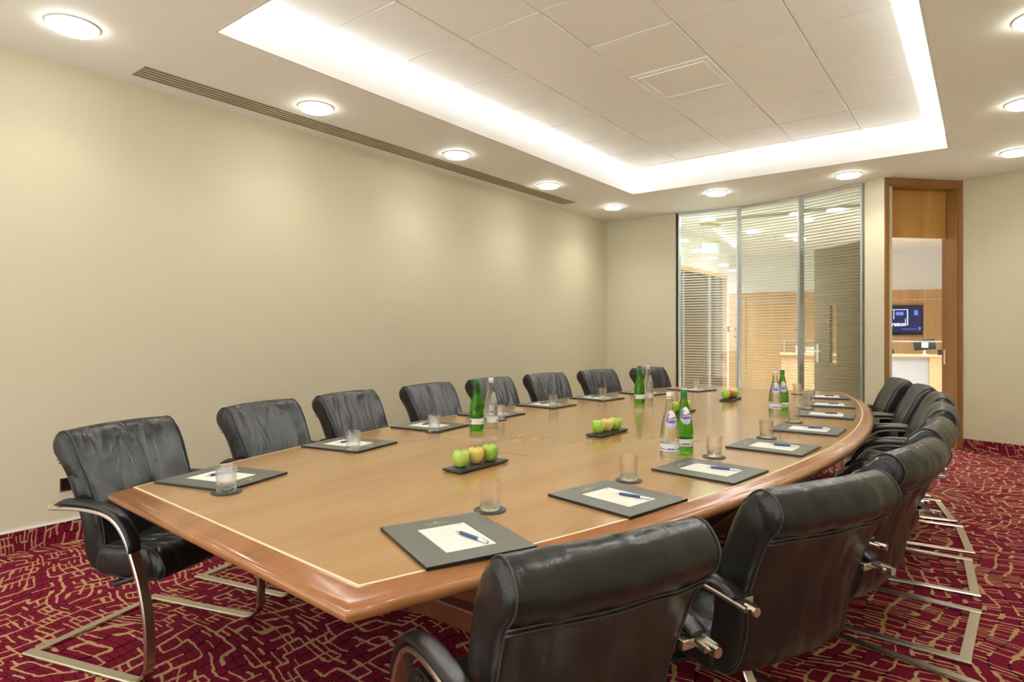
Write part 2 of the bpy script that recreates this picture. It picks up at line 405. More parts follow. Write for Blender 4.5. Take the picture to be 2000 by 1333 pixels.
# skirting cap line on the left wall
mb = MB().box(XL+.0005, XL+.014, YB+.014, YF-.014, .1252, .133)
struct(mb.build('trim_2', 'white_plastic'), 'thin pale bead on top of the carpet skirting of the long wall')

# ------------------------------------------------------------------ air grille in the ceiling
t = thing('ceiling_vent', 'long linear air grille with dark slots in the ceiling along the plain wall', 'vent', ((VX0+VX1)/2, (VY0+VY1)/2, CEIL))
hx, hy = (VX1-VX0)/2, (VY1-VY0)/2
mb = MB(); mb.box(-hx, hx, -hy, hy, .06, .065); mb.box(-hx-.002, -hx, -hy, hy, .001, .06); mb.box(hx, hx+.002, -hy, hy, .001, .06)
mb.box(-hx, hx, -hy-.002, -hy, .001, .06); mb.box(-hx, hx, hy, hy+.002, .001, .06)
mb.build('backing', 'black', t)
for k in range(6):
    x = -hx+(k)*(2*hx)/5
    w = .0095 if 0 < k < 5 else .008
    xa, xb = max(x-w, -hx), min(x+w, hx)
    MB().box(xa, xb, -hy, hy, -.003, .004).build('slat', 'vent_metal', t)

# ------------------------------------------------------------------ downlights
def downlight(x, y, label, disc='disc_glass', watt=None, group='round ceiling downlights of the meeting room'):
    t = thing('downlight', label, 'ceiling light', (x, y, CEIL), 0, group)
    mb = MB(); mb.lathe([(0, -.006), (.110, -.006), (.112, -.010), (.112, -.022), (.104, -.030), (.06, -.034), (0, -.035)], 40)
    mb.build('diffuser', disc, t, smooth=True, angle=50)
    mb = MB(); mb.lathe([(.1125, -.001), (.126, -.001), (.128, -.004), (.126, -.008), (.1125, -.008)], 40); mb.f += []
    mb.build('rim', 'rim', t, smooth=True, angle=50)
    for k in range(3):
        a = 2*PI*k/3+.5
        MB().lathe([(0, -.013), (.004, -.013), (.004, -.008), (0, -.008)], 8, (.117*math.cos(a), .117*math.sin(a), 0)).build('screw', 'nickel', t)
    l = bpy.data.lights.new('lamp_beam', 'SPOT'); l.energy = watt or DOWN_W; l.spot_size = math.radians(142); l.spot_blend = 1.0
    l.shadow_soft_size = .10; l.color = (1, .96, .88) if disc == 'disc_glass' else (.96, .98, 1)
    lo = bpy.data.objects.new('lamp_beam', l); COL.objects.link(lo); lo.parent = t; lo.location = (0, 0, -.05)
    return t
ordn = ['nearest the camera', 'second from the camera', 'third from the camera', 'fourth from the camera', 'fifth from the camera']
YS = [7.535-1.57*k for k in range(6)]
lab_left = {0: 'bright round downlight in the ceiling corner where the plain wall meets the far wall',
            1: 'bright round downlight by the far end of the long air grille',
            2: 'bright round downlight beside the far half of the long air grille, third in the row',
            3: 'bright round downlight beside the near half of the long air grille, second in the row',
            4: 'largest bright round downlight, in the ceiling just before the long air grille begins',
            5: 'round downlight above the plain wall side, out of view behind the camera'}
lab_right = {0: 'round downlight in the ceiling in front of the wooden doorway, at the right edge',
             1: 'round downlight over the right chair row, next to the one before the doorway',
             2: 'round downlight over the right chair row, topmost one cut by the picture edge',
             3: 'round downlight of the right ceiling row above the middle chairs, out of view',
             4: 'round downlight of the right ceiling row above the nearest chairs, out of view',
             5: 'round downlight of the right ceiling row behind the camera'}
for k, y in enumerate(YS):
    wf_ = 1.9 if k == 0 else 1.0
    downlight(-4.02, y, lab_left[k], watt=DOWN_W*wf_); downlight(.245, y, lab_right[k], watt=DOWN_W*1.45)
downlight(-2.60, 7.53, 'round downlight in front of the left pane of the glass partition', watt=DOWN_W*1.9)
downlight(-1.17, 7.53, 'round downlight in front of the right pane of the glass partition', watt=DOWN_W*1.9)
downlight(-2.60, -.32, 'round downlight at the near end of the ceiling behind the camera, plain wall side')
downlight(-1.17, -.32, 'round downlight at the near end of the ceiling behind the camera, doorway side')

# ------------------------------------------------------------------ glass partition with blinds
names = ['left', 'middle', 'right']
for k in range(3):
    a = Vector(P[k]); b = Vector(P[k+1]); L = (b-a).length; ang = math.atan2((b-a).y, (b-a).x)
    w = bpy.data.objects.new('window_%d' % (k+1), None); COL.objects.link(w); w.location = (a.x, a.y, 0); w.rotation_euler.z = ang
    struct(w, '%s pane of the glass partition with fine horizontal blinds' % names[k])
    mb = MB(); mw = .017
    mb.box(0, L, -.03, .05, CEIL-.03, CEIL-.0005); mb.box(0, L, -.03, .05, 0, .06)
    mb.box(.0005, mw, -.034, .054, .06, CEIL-.03, .003); mb.box(L-mw, L-.0005, -.034, .054, .06, CEIL-.03, .003)
    mb.build('frame', 'aluminium', w)
    if k == 0:
        MB().box(-.035, -.006, -.02, .06, 0, CEIL-.001).build('end_seal', 'black', w)
    MB().box(mw, L-mw, -.022, -.016, .06, CEIL-.03).build('glass_pane', 'pane', w)
    MB().box(mw, L-mw, .038, .044, .06, CEIL-.03).build('glass_pane', 'pane', w)
    mb = MB(); z = .09
    sw, sl = .0115, -.36
    while z < CEIL-.05:
        mb.add([(mw+.003, .011-sw, z-sw*sl), (L-mw-.003, .011-sw, z-sw*sl), (L-mw-.003, .011, z+.0012), (mw+.003, .011, z+.0012),
                (mw+.003, .011+sw, z+sw*sl), (L-mw-.003, .011+sw, z+sw*sl)], [(0,1,2,3), (3,2,5,4)])
        z += .0375
    mb.build('blind', 'slat', w)
    for hz in ((1.36, 1.26) if k == 0 else (1.36,) if k == 1 else ()):
        mb = MB(); mb.lathe([(0, 0), (.009, 0), (.014, .012), (.012, .022), (0, .024)], 12)
        mb.v = [(L-.03+x, -.023-z_, hz+y) for x, y, z_ in mb.v]
        mb.build('blind_knob', 'chrome', w, smooth=True)

# ------------------------------------------------------------------ doorway
door = bpy.data.objects.new('door_1', None); COL.objects.link(door); struct(door, 'tall wooden doorway with a wood panel over the opening')
door.location = (DA.x, DA.y, 0); door.rotation_euler.z = math.atan2(dd.y, dd.x)
mb = MB()
for (s0, s1) in ((0.003, .052), (DW-.052, DW-.003)):
    mb.box(s0, s1, -.012, .22, 0, 2.955, .004)
mb.box(.003, DW-.003, -.012, .22, 2.955, CEIL-.002, .004)
mb.box(.052, .066, .0, .14, 0, 2.955, .002); mb.box(DW-.066, DW-.052, .0, .14, 0, 2.955, .002)
mb.box(.066, DW-.066, .0, .14, 2.94, 2.955)
mb.build('door_frame', 'frame_wood', door)
MB().box(.066, DW-.066, .15, .185, 2.40, 2.95).build('transom_panel', 'door_wood', door)
o = MB().box(DW-.069, DW-.066, .15, .18, .95, 1.12, .001).build('strike_plate', 'chrome', door)
# open leaf folded back behind the glass partition
h0 = Vector((-1.00, 8.16)); h1 = Vector((-1.745, 8.80)); ld = (h1-h0); LL = ld.length
leaf = bpy.data.objects.new('door_2', None); COL.objects.link(leaf); struct(leaf, 'open brown door leaf seen through the blinds with a narrow vision panel')
leaf.location = (h0.x, h0.y, 0); leaf.rotation_euler.z = math.atan2(ld.y, ld.x)
va, vb, vz0, vz1 = LL-.40, LL-.28, .93, 1.66
mb = MB(); mb.box(0, va, -.022, .022, .01, 2.39); mb.box(vb, LL, -.022, .022, .01, 2.39)
mb.box(va, vb, -.022, .022, .01, vz0); mb.box(va, vb, -.022, .022, vz1, 2.39)
mb.build('door_panel', 'leaf_wood', leaf)
MB().box(va, vb, -.004, .004, vz0, vz1).build('vision_pane', 'pane', leaf)
mb = MB(); mb.box(LL-.095, LL-.045, .0225, .030, .93, 1.17, .002); mb.tube([(LL-.07, .03, 1.08), (LL-.07, .075, 1.08), (LL-.09, .08, 1.08), (LL-.19, .08, 1.08)], .009, 8)
mb.build('door_handle', 'aluminium', leaf)

# ------------------------------------------------------------------ hall beyond the glass
wl = MB(); X0, X1 = -4.10, -3.95
wl.box(X0, X1, 8.62, 9.50, 0, CEIL); wl.box(X0, X1, 12.0, 12.12, 0, CEIL); wl.box(X0, X1, 9.50, 12.0, 2.42, CEIL)
struct(wl.build('wall_hall_left', 'hall_paint'))
d3 = bpy.data.objects.new('door_3', None); COL.objects.link(d3); struct(d3, 'wood framed dark glass doors in the hall, seen through the left pane')
d3.location = (X1, 9.5, 0)
mb = MB(); mb.box(-.14, .015, 0.002, .07, 0, 2.42, .003); mb.box(-.14, .015, 2.43, 2.498, 0, 2.42, .003); mb.box(-.14, .015, .07, 2.43, 2.35, 2.418, .003)
mb.build('door_frame', 'panel_wood', d3)
MB().box(-.08, -.06, .07, 2.43, .0, 2.35).build('glass_pane', 'dark_glass', d3)
MB().box(-.058, -.03, 1.60, 1.72, .0, 2.35).build('mullion', 'aluminium', d3)
MB().box(-.058, -.03, .42, .46, .0, 2.35).build('mullion', 'aluminium', d3)
RA = Vector((-7.6, 12.91)); RB = Vector((3.0, 16.66)); rd = (RB-RA).normalized()
slab('wall_reception', RA, RB, .15, m='hall_paint')
slab('wall_hall_end', (-7.6, 12.0), (-7.6, 13.0), .15, m='hall_paint')
slab('wall_hall_back', (-7.6, 12.12), (-4.1, 12.12), -.1, m='hall_paint')
slab('wall_hall_right', (2.9, 16.8), (2.9, 7.8), -.15, m='hall_paint')
slab('wall_hall_front', (XR+.15, 8.22), (3.0, 8.22), .1, m='hall_paint')
rn = Vector((rd.y, -rd.x))                                          # towards the camera
RZ = math.atan2(rd.y, rd.x)
pan = bpy.data.objects.new('trim_3', None); COL.objects.link(pan); struct(pan, 'golden wood wall panelling behind the reception desk')
pan.location = (RA.x, RA.y, 0); pan.rotation_euler.z = RZ
def along(px):                                                      # distance along the reception wall met by a sight line
    r = (px-1000)/FPX; D = Vector((F2[0]+R2[0]*r, F2[1]+R2[1]*r))
    det = D.x*(-rd.y)-D.y*(-rd.x); z = (RA.x*(-rd.y)-RA.y*(-rd.x))/det; return (D*z-RA).dot(rd)
cuts = [.2, along(1457), along(1556), along(1665), along(1738)-.75, along(1806), along(1905), 11.0]
tv0, tv1 = cuts[4], cuts[5]
for i in range(len(cuts)-1):
    a, b = cuts[i]+.008, cuts[i+1]-.008
    MB().box(a, b, -.03, -.0005, 1.995, 2.19, .002).build('wood_panel', 'panel_wood', pan)
    if i == 4:
        mb = MB(); mb.box(a, a+.10, -.03, -.0005, .02, 1.98, .002); mb.box(b-.03, b, -.03, -.0005, .02, 1.98, .002)
        mb.box(a+.10, b-.03, -.03, -.0005, 1.90, 1.98); mb.box(a+.10, b-.03, -.03, -.0005, .02, 1.12)
        mb.box(a+.10, b-.03, -.006, -.0005, 1.12, 1.90)
        mb.build('wood_panel', 'panel_wood', pan)
    else: MB().box(a, b, -.03, -.0005, .02, 1.98, .002).build('wood_panel', 'panel_wood', pan)
MB().box(.2, 11, -.035, -.0005, 2.192, 2.205).build('cap_strip', 'white_plastic', pan)
for c in (cuts[2], cuts[5]): MB().box(c-.006, c+.006, -.032, -.0005, .02, 2.19).build('joint_strip', 'aluminium', pan)
MB().box(.2, 11, -.032, -.0005, 1.982, 1.993).build('joint_strip', 'aluminium', pan)
# television
tvw, tvh = 1.02, .60; tc_ = along(1744); p = RA+rd*tc_+rn*.05
tv = thing('television', 'black wall screen showing a white logo on a dark blue picture, behind the desk', 'television', (p.x, p.y, 1.565), RZ)
MB().box(-tvw/2, tvw/2, -.03, .04, -tvh/2, tvh/2, .006).build('casing', 'black_gloss', tv)
scr = MB().box(-tvw/2+.02, tvw/2-.02, -.034, -.0302, -tvh/2+.05, tvh/2-.02).build('screen', 'screen', tv)
def bxs(L, y=-.037):
    mb = MB()
    for (a, b, c, d) in L: mb.box(a, b, y, -.0345, c, d)
    return mb
FRM = [(-.25,-.235,-.10,.22), (.235,.25,-.10,.22), (-.25,.25,.21,.22), (.19,.25,-.10,-.09), (-.25,-.19,-.10,-.09), (-.01,.0,.02,.22), (.20,.21,-.08,.03), (-.09,-.08,.02,.22)]
bxs(FRM, -.0385).build('logo_frame', 'screen_white', scr)
bxs([(.03,.17,.10,.17), (.36,.43,.10,.20), (.44,.48,-.2,-.14), (-.2,-.02,-.18,-.165), (.14,.4,-.19,-.18), (-.45,-.38,.08,.18)]).build('picture_detail', 'screen_blue', scr)
text_mesh('lettering', 'Sheraton', .115, 'screen_white', scr, lambda c: (c.x, -.036-c.z, c.y-.085), bold=.0035)
# reception desk
qa = Vector((-2.95, 11.97)); qb = Vector((.9, 12.97)); qd = (qb-qa).normalized(); QL = (qb-qa).length
desk = thing('reception_desk', 'long reception desk with white and light wood front panels', 'desk', (qa.x, qa.y, 0), math.atan2(qd.y, qd.x))
def alongd(px):
    r = (px-1000)/FPX; D = Vector((F2[0]+R2[0]*r, F2[1]+R2[1]*r)); det = D.x*(-qd.y)-D.y*(-qd.x)
    z = (qa.x*(-qd.y)-qa.y*(-qd.x))/det; return (D*z-qa).dot(qd), z
s1, z1_ = alongd(1725); s2, z2_ = alongd(1814); DH = .93
MB().box(0, s1, 0, .6, 0, DH-.03).build('front_panel', 'desk_wood', desk)
MB().box(s1, s2, .0, .6, 0, DH-.03).build('front_panel', 'desk_white', desk)['label'] = 'white front panel'
MB().box(s2+.002, QL, -.05, .6, 0, DH-.03).build('front_panel', 'desk_wood', desk)
MB().box(-.02, QL+.02, -.07, .64, DH-.03, DH, .004).build('desk_top', 'desk_wood', desk)
MB().box(0, QL, .02, .032, DH+.0, DH+.22).build('glass_screen', 'pane', desk)
MB().box(0, QL, .015, .037, DH+.22, DH+.245).build('screen_rail', 'aluminium', desk)
for s in (.05, 1.4, alongd(1849)[0], QL-.05): MB().box(s-.01, s+.01, .018, .034, DH, DH+.22).build('screen_post', 'aluminium', desk)
def desk_at(px, off, h=DH):
    s, z = alongd(px); p = qa+qd*s+Vector((-qd.y, qd.x))*off; return (p.x, p.y, h)
dz = math.atan2(qd.y, qd.x)
t = thing('monitor', 'small tilted black screen on a white stand on the reception desk', 'monitor', desk_at(1812, .25, DH+.0005), dz)
mb = MB(); mb.box(-.16, .16, -.012, .012, -.09, .09, .004); q = Matrix.Rotation(math.radians(-14), 3, 'X') @ Matrix.Rotation(math.radians(-6), 3, 'Y')
mb.v = [tuple(q @ Vector(v)+Vector((0, 0, .17))) for v in mb.v]; mb.build('screen_housing', 'black_gloss', t)
mb = MB(); mb.lathe([(0, 0), (.05, 0), (.045, .012), (.018, .02), (.018, .11), (.03, .14), (0, .15)], 16); mb.box(-.05, .05, -.05, -.03, .12, .21, .008)
mb.build('stand', 'white_plastic', t)
t = thing('card_reader', 'small black box at the end of the desk by the door jamb', 'box', desk_at(1843, .2, DH+.0005), dz)
MB().box(-.04, .04, -.04, .04, 0, .09, .006).build('body', 'black', t); MB().box(-.03, .03, -.043, -.0402, .03, .08).build('front_plate', 'black_gloss', t)
t = thing('storage_box', 'white box standing on the desk behind the blinds, beside the open brown door', 'box', desk_at(1586, .2, DH+.0005), dz, )
MB().box(-.10, .10, -.07, .07, 0, .11, .004).build('carton', 'white_plastic', t); MB().box(-.104, .104, -.074, .074, .105, .125, .003).build('lid', 'white_plastic', t)
t = thing('storage_box', 'smaller white box on the desk at the right mullion of the partition', 'box', desk_at(1563, .2, DH+.0005), dz)
MB().box(-.07, .07, -.06, .06, 0, .13, .004).build('carton', 'white_plastic', t); MB().box(-.073, .073, -.063, .063, .125, .14, .003).build('lid', 'white_plastic', t)
p = desk_at(1748, 1.15, 0)
t = thing('office_chair', 'dark office chair behind the reception desk, below the wall screen', 'chair', p, dz+.3)
mb = MB(); secs = []
for k in range(9):
    u = k/8; w = .23*(1-.35*u*u) if k < 8 else .08; secs.append([(x*w, y*.03+.04*u, .55+.52*u) for x, y in ((-1,-1),(-.5,-1.4),(.5,-1.4),(1,-1),(1,1),(-1,1))])
mb.loft(secs); mb.build('backrest', 'black', t)
MB().box(-.24, .24, -.46, -.02, .42, .50, .03).build('seat', 'black', t)
mb = MB().lathe([(0, .09), (.03, .09), (.03, .42), (0, .42)], 12)
for k in range(5):
    a = 2*PI*k/5; mb.tube([(0, -.2, .09), (.28*math.cos(a), -.2+.28*math.sin(a), .03)], [.022, .03], 6)
mb.v = [(x, y if i >= 26 else y-.2, z) for i, (x, y, z) in enumerate(mb.v)]
mb.build('pedestal', 'chrome', t)
# exit sign, call point, hall vent, smoke detector, hall lights
t = thing('exit_sign', 'green exit sign hanging on two rods from the hall ceiling', 'sign', (-3.42, 9.62, CEIL), .95)
MB().box(-.17, .17, -.03, .03, -.03, -.001, .004).build('ceiling_plate', 'gold', t)
for s in (-.12, .12): MB().tube([(s, 0, -.03), (s, 0, -.27)], .004, 6).build('rod', 'gold', t)
MB().box(-.16, .16, -.02, .02, -.30, -.27, .004).build('rail', 'gold', t)
sg = MB().box(-.15, .15, -.004, .004, -.47, -.3005).build('sign_plate', 'exit_green', t)
mb = MB(); mb.box(.02, .09, -.006, -.0045, -.45, -.32)
mb.add([(-.11, -.006, -.385), (-.06, -.006, -.345), (-.06, -.006, -.425)], [(0,1,2)]); mb.box(-.065, -.01, -.006, -.0045, -.395, -.375)
mb.build('sign_symbol', 'white_plastic', sg)
t = thing('call_point', 'small red fire call point on the hall wall', 'alarm', (X1+.001, 12.06, 1.38)); MB().box(0, .05, -.045, .045, -.045, .045, .006).build('casing', 'red_plastic', t)
MB().box(.0502, .052, -.028, .028, -.028, .028).build('glass_front', 'white_plastic', t)
t = thing('ceiling_vent', 'dark slot grille across the hall ceiling, seen through the partition', 'vent', (-1.9, 9.43, CEIL))
MB().box(-1.35, 1.7, -.09, .09, -.004, -.0005).build('backing', 'black', t)
for k in range(5): MB().box(-1.37, 1.72, -.09+k*.042, -.09+k*.042+.014, -.012, -.0042).build('slat', 'vent_metal', t)
p = Vector((-2.9, 11.0))
t = thing('smoke_detector', 'small round smoke detector on the hall ceiling', 'detector', (-2.95, 11.6, CEIL))
MB().lathe([(0, -.001), (.07, -.001), (.07, -.02), (0, -.02)], 20).build('base', 'white_plastic', t, smooth=True, angle=40)
MB().lathe([(0, -.0205), (.055, -.0205), (.048, -.06), (.03, -.07), (0, -.072)], 20).build('sensor_head', 'white_plastic', t, smooth=True, angle=40)
hall = [(-2.15, 10.1, 'between the slot grille and the desk'), (-1.35, 10.6, 'nearest the brown door leaf'), (-2.69, 12.2, 'above the far panelling, beyond the detector'),
        (-3.1, 10.8, 'in front of the dark glass doors'), (-1.0, 12.2, 'above the reception desk'), (.6, 10.2, 'outside the doorway, out of view'),
        (.6, 12.4, 'over the right end of the desk, out of view'), (-3.3, 9.15, 'just behind the left pane'), (-4.8, 13.0, 'over the recess past the hall corner')]
for x, y, s in hall: downlight(x, y, 'round hall downlight %s' % s, 'hall_disc', HALL_W, 'round ceiling downlights of the hall')

# ------------------------------------------------------------------ wall socket
t = thing('wall_socket', 'black double wall socket with a chrome plate low on the plain wall', 'socket', (XL+.0005, 1.45, .36))
MB().box(0, .008, -.075, .075, -.043, .043, .003).build('plate', 'chrome', t)
MB().box(.0082, .011, -.066, .066, -.034, .034, .001).build('insert', 'black_gloss', t)
for s in (-.035, .035):
    MB().box(.0112, .013, s-.012, s+.012, -.028, -.016).build('switch', 'black', t)
    mb = MB().box(.0112, .0125, s-.003, s+.003, .012, .02); mb.box(.0112, .0125, s-.012, s-.006, -.002, .002); mb.box(.0112, .0125, s+.006, s+.012, -.002, .002)
    mb.build('pin_holes', 'chrome', t)

# ------------------------------------------------------------------ boardroom table
TCX, TY0, TY1, HE, HM = -1.80, .883, 6.68, .75, 1.235
YM = (TY0+TY1)/2; HL = (TY1-TY0)/2; sag = HM-HE; RAD = (HL*HL+sag*sag)/(2*sag)
def halfw(y): return HM-RAD+math.sqrt(max(RAD*RAD-(y-YM)**2, 0))
def edge_angle(y): return math.asin((y-YM)/RAD)
n = 48
right = [(TCX+halfw(TY0+(TY1-TY0)*k/n), TY0+(TY1-TY0)*k/n) for k in range(n+1)]
left = [(2*TCX-x, y) for x, y in reversed(right)]
OUTL = [(x-.045*max(0, 1-(y-TY0)/3)+.03*(1 if x > TCX else 0)*min(1, max(0, (y-1)/2.5))*(1 if y < 6 else max(0,(6.68-y)/.68)), y-(x-TCX)*(.052-.11*(y-TY0)/(TY1-TY0))) for x, y in right+left]
def inset(poly, d):
    out = []; m = len(poly)
    for i in range(m):
        a, b, c = Vector(poly[i-1]), Vector(poly[i]), Vector(poly[(i+1) % m])
        t1 = (b-a).normalized(); t2 = (c-b).normalized(); n1 = Vector((-t1.y, t1.x)); n2 = Vector((-t2.y, t2.x))
        bis = (n1+n2).normalized(); out.append(tuple(b+bis*d/max(bis.dot(n1), .3)))
    return out
def ring3(prof):
    mb = MB(); secs = [[(x, y, z) for x, y in inset(OUTL, d)] for d, z in prof]; mb.loft(secs, closed=True, cap=False); return mb
table = thing('boardroom_table', 'large boat-shaped boardroom table in honey coloured wood with moulded edge', 'table', (0, 0, 0))
prof = [(.068, T-.0005), (.060, T-.002), (.045, T-.010), (.028, T-.014), (.012, T-.017), (.003, T-.024), (0, T-.034), (.004, T-.045), (.012, T-.052), (.03, T-.057), (.068, T-.057)]
ring3(prof).build('edge_moulding', 'moulding_wood', table, smooth=True, angle=50)
ring3([(.068, T), (.077, T), (.077, T-.02), (.068, T-.02)]).build('inlay', 'inlay', table)
ins = inset(OUTL, .077); k = len(ins)
link('tabletop', [(x, y, T) for x, y in ins]+[(x, y, T-.05) for x, y in ins],
     [tuple(range(k)), tuple(range(k, 2*k))]+[(i, (i+1) % k, k+(i+1) % k, k+i) for i in range(k)], 'table_wood', table)
mb = MB(); mb.box(-2.20, -1.36, 2.05, 5.45, 0, .10, .01); mb.box(-2.12, -1.44, 2.12, 5.38, .10, T-.0505)
mb.build('plinth', 'base_wood', table)
mb = MB(); hx0, hx1, hy0, hy1 = -1.845, -1.685, 2.20, 2.36; e = .003; h = T+.0006
mb.box(hx0, hx1, hy1-e, hy1, T-.001, h); mb.box(hx0, hx0+e, hy0, hy1-e, T-.001, h)
mb.build('cable_hatch_gap', 'dark_gap', table)

# ------------------------------------------------------------------ chair
def prof_solid(prof, half, rr, widthf=None, curve=0., nx=10, wob=None):
    """closed (y, z) profile swept across x with rounded rims and flat side panels"""
    m = len(prof)
    C = (sum(p[0] for p in prof)/m, sum(p[1] for p in prof)/m)
    nrm = []
    area = sum(prof[i-1][0]*prof[i][1]-prof[i][0]*prof[i-1][1] for i in range(m)); sg = 1 if area > 0 else -1
    for i in range(m):
        a, b = prof[i-1], prof[(i+1) % m]; t = Vector((b[0]-a[0], b[1]-a[1])).normalized(); nrm.append((-t.y*sg, t.x*sg))
    sl = []
    for k in range(5): a = PI/2*k/4; sl.append((-half+rr*(1-math.sin(a)) if False else -half+rr*(1-math.cos(a)), rr*(1-math.sin(a))))
    for k in range(1, nx): sl.append((-half+rr+(2*half-2*rr)*k/nx, 0))
    sl += [(-x, d) for x, d in reversed(sl[:5])]
    mb = MB(); secs = []
    for x, d in sl:
        q = []
        for (y, z), (ny, nz) in zip(prof, nrm):
            yy, zz = y+ny*d, z+nz*d; s = widthf(zz) if widthf else 1
            yy += curve*(x/half)**2
            if wob: yy, zz = wob(x, yy, zz)
            q.append((x*s, yy, zz))
        secs.append(q)
    mb.loft(secs); return mb, [secs[3], secs[-4]]
def arc_smooth(pts, n=4):
    m = len(pts); out = []
    for i in range(m):
        p0, p1, p2, p3 = pts[i-1], pts[i], pts[(i+1) % m], pts[(i+2) % m]
        for k in range(n):
            t = k/n; out.append(tuple(.5*((2*b)+(-a+c)*t+(2*a-5*b+4*c-d)*t*t+(-a+3*b-3*c+d)*t**3) for a, b, c, d in zip(p0, p1, p2, p3)))
    return out
BACK = [(.335,.42),(.325,.50),(.312,.58),(.288,.66),(.255,.74),(.222,.81),(.195,.865),(.170,.905),(.135,.928),(.098,.922),(.072,.895),(.064,.86),(.074,.825),
        (.100,.795),(.125,.755),(.155,.69),(.182,.62),(.198,.55),(.208,.48),(.226,.415),(.262,.372),(.305,.368)]
SEAT = [(.335,.455),(.42,.482),(.52,.492),(.60,.488),(.655,.465),(.685,.430),(.680,.393),(.640,.372),(.52,.362),(.40,.358),(.335,.362),(.318,.40)]
def wf(z): return .90+.10*min(max((z-.52)/.28, 0), 1)
def make_chair():
    root = thing('conference_chair', '', 'chair')
    rw = random.Random(5)
    def wob(x, y, z):
        a = .0035*math.sin(x*38+z*9)*math.sin(z*21+1.3+x*6)+.002*math.sin(x*90+z*15)
        if z > .9: a *= .3
        return y+a, z-.010*(abs(x)/.275)**3*(1 if z > .88 else 0)
    bk = arc_smooth(BACK, 3)
    mb, rims = prof_solid(bk, .260, .028, wf, .026, 22, wob)
    bo = mb.build('backrest', 'leather', root, smooth=True, angle=55)
    for r in rims:
        q = [Vector(v) for v in r]; c = sum(q, Vector())/len(q)
        pts = [v+(v-c).normalized()*.0018 for v in q]
        MB().tube(pts, .0032, 6, closed=True).build('piping', 'piping', bo, smooth=True)
    for k, zz in enumerate((.800, .787)):
        pts = []
        for i in range(25):
            x = -.250+.500*i/24; y = (.0965 if k == 0 else .1045)+.026*(x/.275)**2+.0022*math.sin(x*38+zz*9)*math.sin(zz*21+1.3+x*6)
            pts.append((x*wf(zz), y-.0015, zz+.002*math.sin(x*30)))
        MB().tube(pts, .0026, 6).build('seam', 'piping', bo, smooth=True)
    def wob2(x, y, z):
        return y, z+(.006*math.sin(x*30+y*22)*(1 if z > .45 else 0))+(.012*(1-(x/.25)**2) if z > .45 else 0)
    mb, rims = prof_solid(arc_smooth(SEAT, 3), .245, .025, None, 0, 14, wob2)
    so = mb.build('seat', 'leather', root, smooth=True, angle=55)
    for r in rims:
        q = [Vector(v) for v in r]; c = sum(q, Vector())/len(q)
        MB().tube([v+(v-c).normalized()*.0015 for v in q], .003, 6, closed=True).build('piping', 'piping', so, smooth=True)
    path = [(-.01, .0085), (.55, .0085)]
    cx, cz, r = .590, .0085+.085, .085
    for k in range(0, 8): a = -PI/2+PI/2*1.02*k/7; path.append((cx+r*math.cos(a), cz+r*math.sin(a)))
    path += smooth_path([(.677, .16), (.668, .26), (.642, .37), (.604, .47), (.566, .545), (.515, .600), (.450, .626), (.36, .634), (.26, .632), (.15, .622)], 4)
    arm0 = len(path)-4*6-1
    for s in (-1, 1):
        MB().bar(path, .045, .015, s*.286).build('frame_side', 'nickel', root, smooth=True, angle=35)
    MB().box(-.264, .264, -.008, .034, .002, .014, .002).build('rear_bar', 'nickel', root)
    MB().box(-.262, .262, .44, .48, .338, .352, .003).build('seat_beam', 'black', root)
    for s in (-1, 1):
        mb = MB().tube([(s*.262, .46, .345), (s*.29, .50, .36), (s*.286, .605, .40)], .009, 8); mb.build('seat_bracket', 'black', root, smooth=True)
        # arm pad: padded sleeve lying on the bar
        sub = smooth_path([(.585, .490), (.562, .545), (.515, .600), (.450, .626), (.36, .634), (.26, .632), (.19, .626)], 5)
        secs = []; m = len(sub)
        for i, (y, z) in enumerate(sub):
            a = sub[max(i-1, 0)]; b = sub[min(i+1, m-1)]; ty, tz = b[0]-a[0], b[1]-a[1]; L = math.hypot(ty, tz); ny, nz = tz/L, -ty/L
            f = min(1, .45+.55*min(i, m-1-i)/3)
            secs.append([(s*.286+.027*math.cos(2*PI*k/12)*(.9+.1*f), y+ny*(.0085+.013*f*(1+math.sin(2*PI*k/12))), z+nz*(.0085+.013*f*(1+math.sin(2*PI*k/12)))) for k in range(12)])
        MB().loft(secs).build('armrest_pad', 'leather_smooth', root, smooth=True, angle=60)
        mb = MB().tube([(s*.286, .165, .6225), (s*.286, .130, .6215)], .0125, 12); mb.build('arm_end', 'nickel', root, smooth=True, angle=40)
        MB().tube([(s*.2985, .142, .622), (s*.2992, .142, .622)], .0055, 12).build('bolt_hole', 'black', root)
        MB().box(min(s*.272, s*.235), max(s*.272, s*.235), .185, .215, .612, .634, .003).build('back_bracket', 'nickel', root)
    return root
chair0 = make_chair()
LC = [((-3.095, 1.130), 17), ((-3.32, 1.94), 13), ((-3.42, 2.62), 9), ((-3.46, 3.42), 3), ((-3.46, 4.18), -2), ((-3.42, 4.98), -8), ((-3.30, 5.78), -11), ((-3.06, 6.52), -14)]
RC = [((-.573, 1.095), 24), ((-.325, 1.87), 25), ((-.185, 2.64), 12), ((-.155, 3.37), 3), ((-.165, 4.16), -4), ((-.21, 4.88), -7), ((-.34, 5.56), -12), ((-.55, 6.22), -16)]
llab = ['black leather armchair at the near left table corner, beside the wall socket', 'second black leather armchair from the camera along the plain wall',
        'third black leather armchair from the camera along the plain wall', 'fourth black leather armchair along the plain wall, the last before the left bottle pair',
        'black leather armchair along the plain wall half hidden by the nearer left bottle pair', 'third black leather armchair from the far end along the plain wall',
        'second black leather armchair from the far end along the plain wall', 'farthest black leather armchair of the plain wall row, behind the far left bottles']
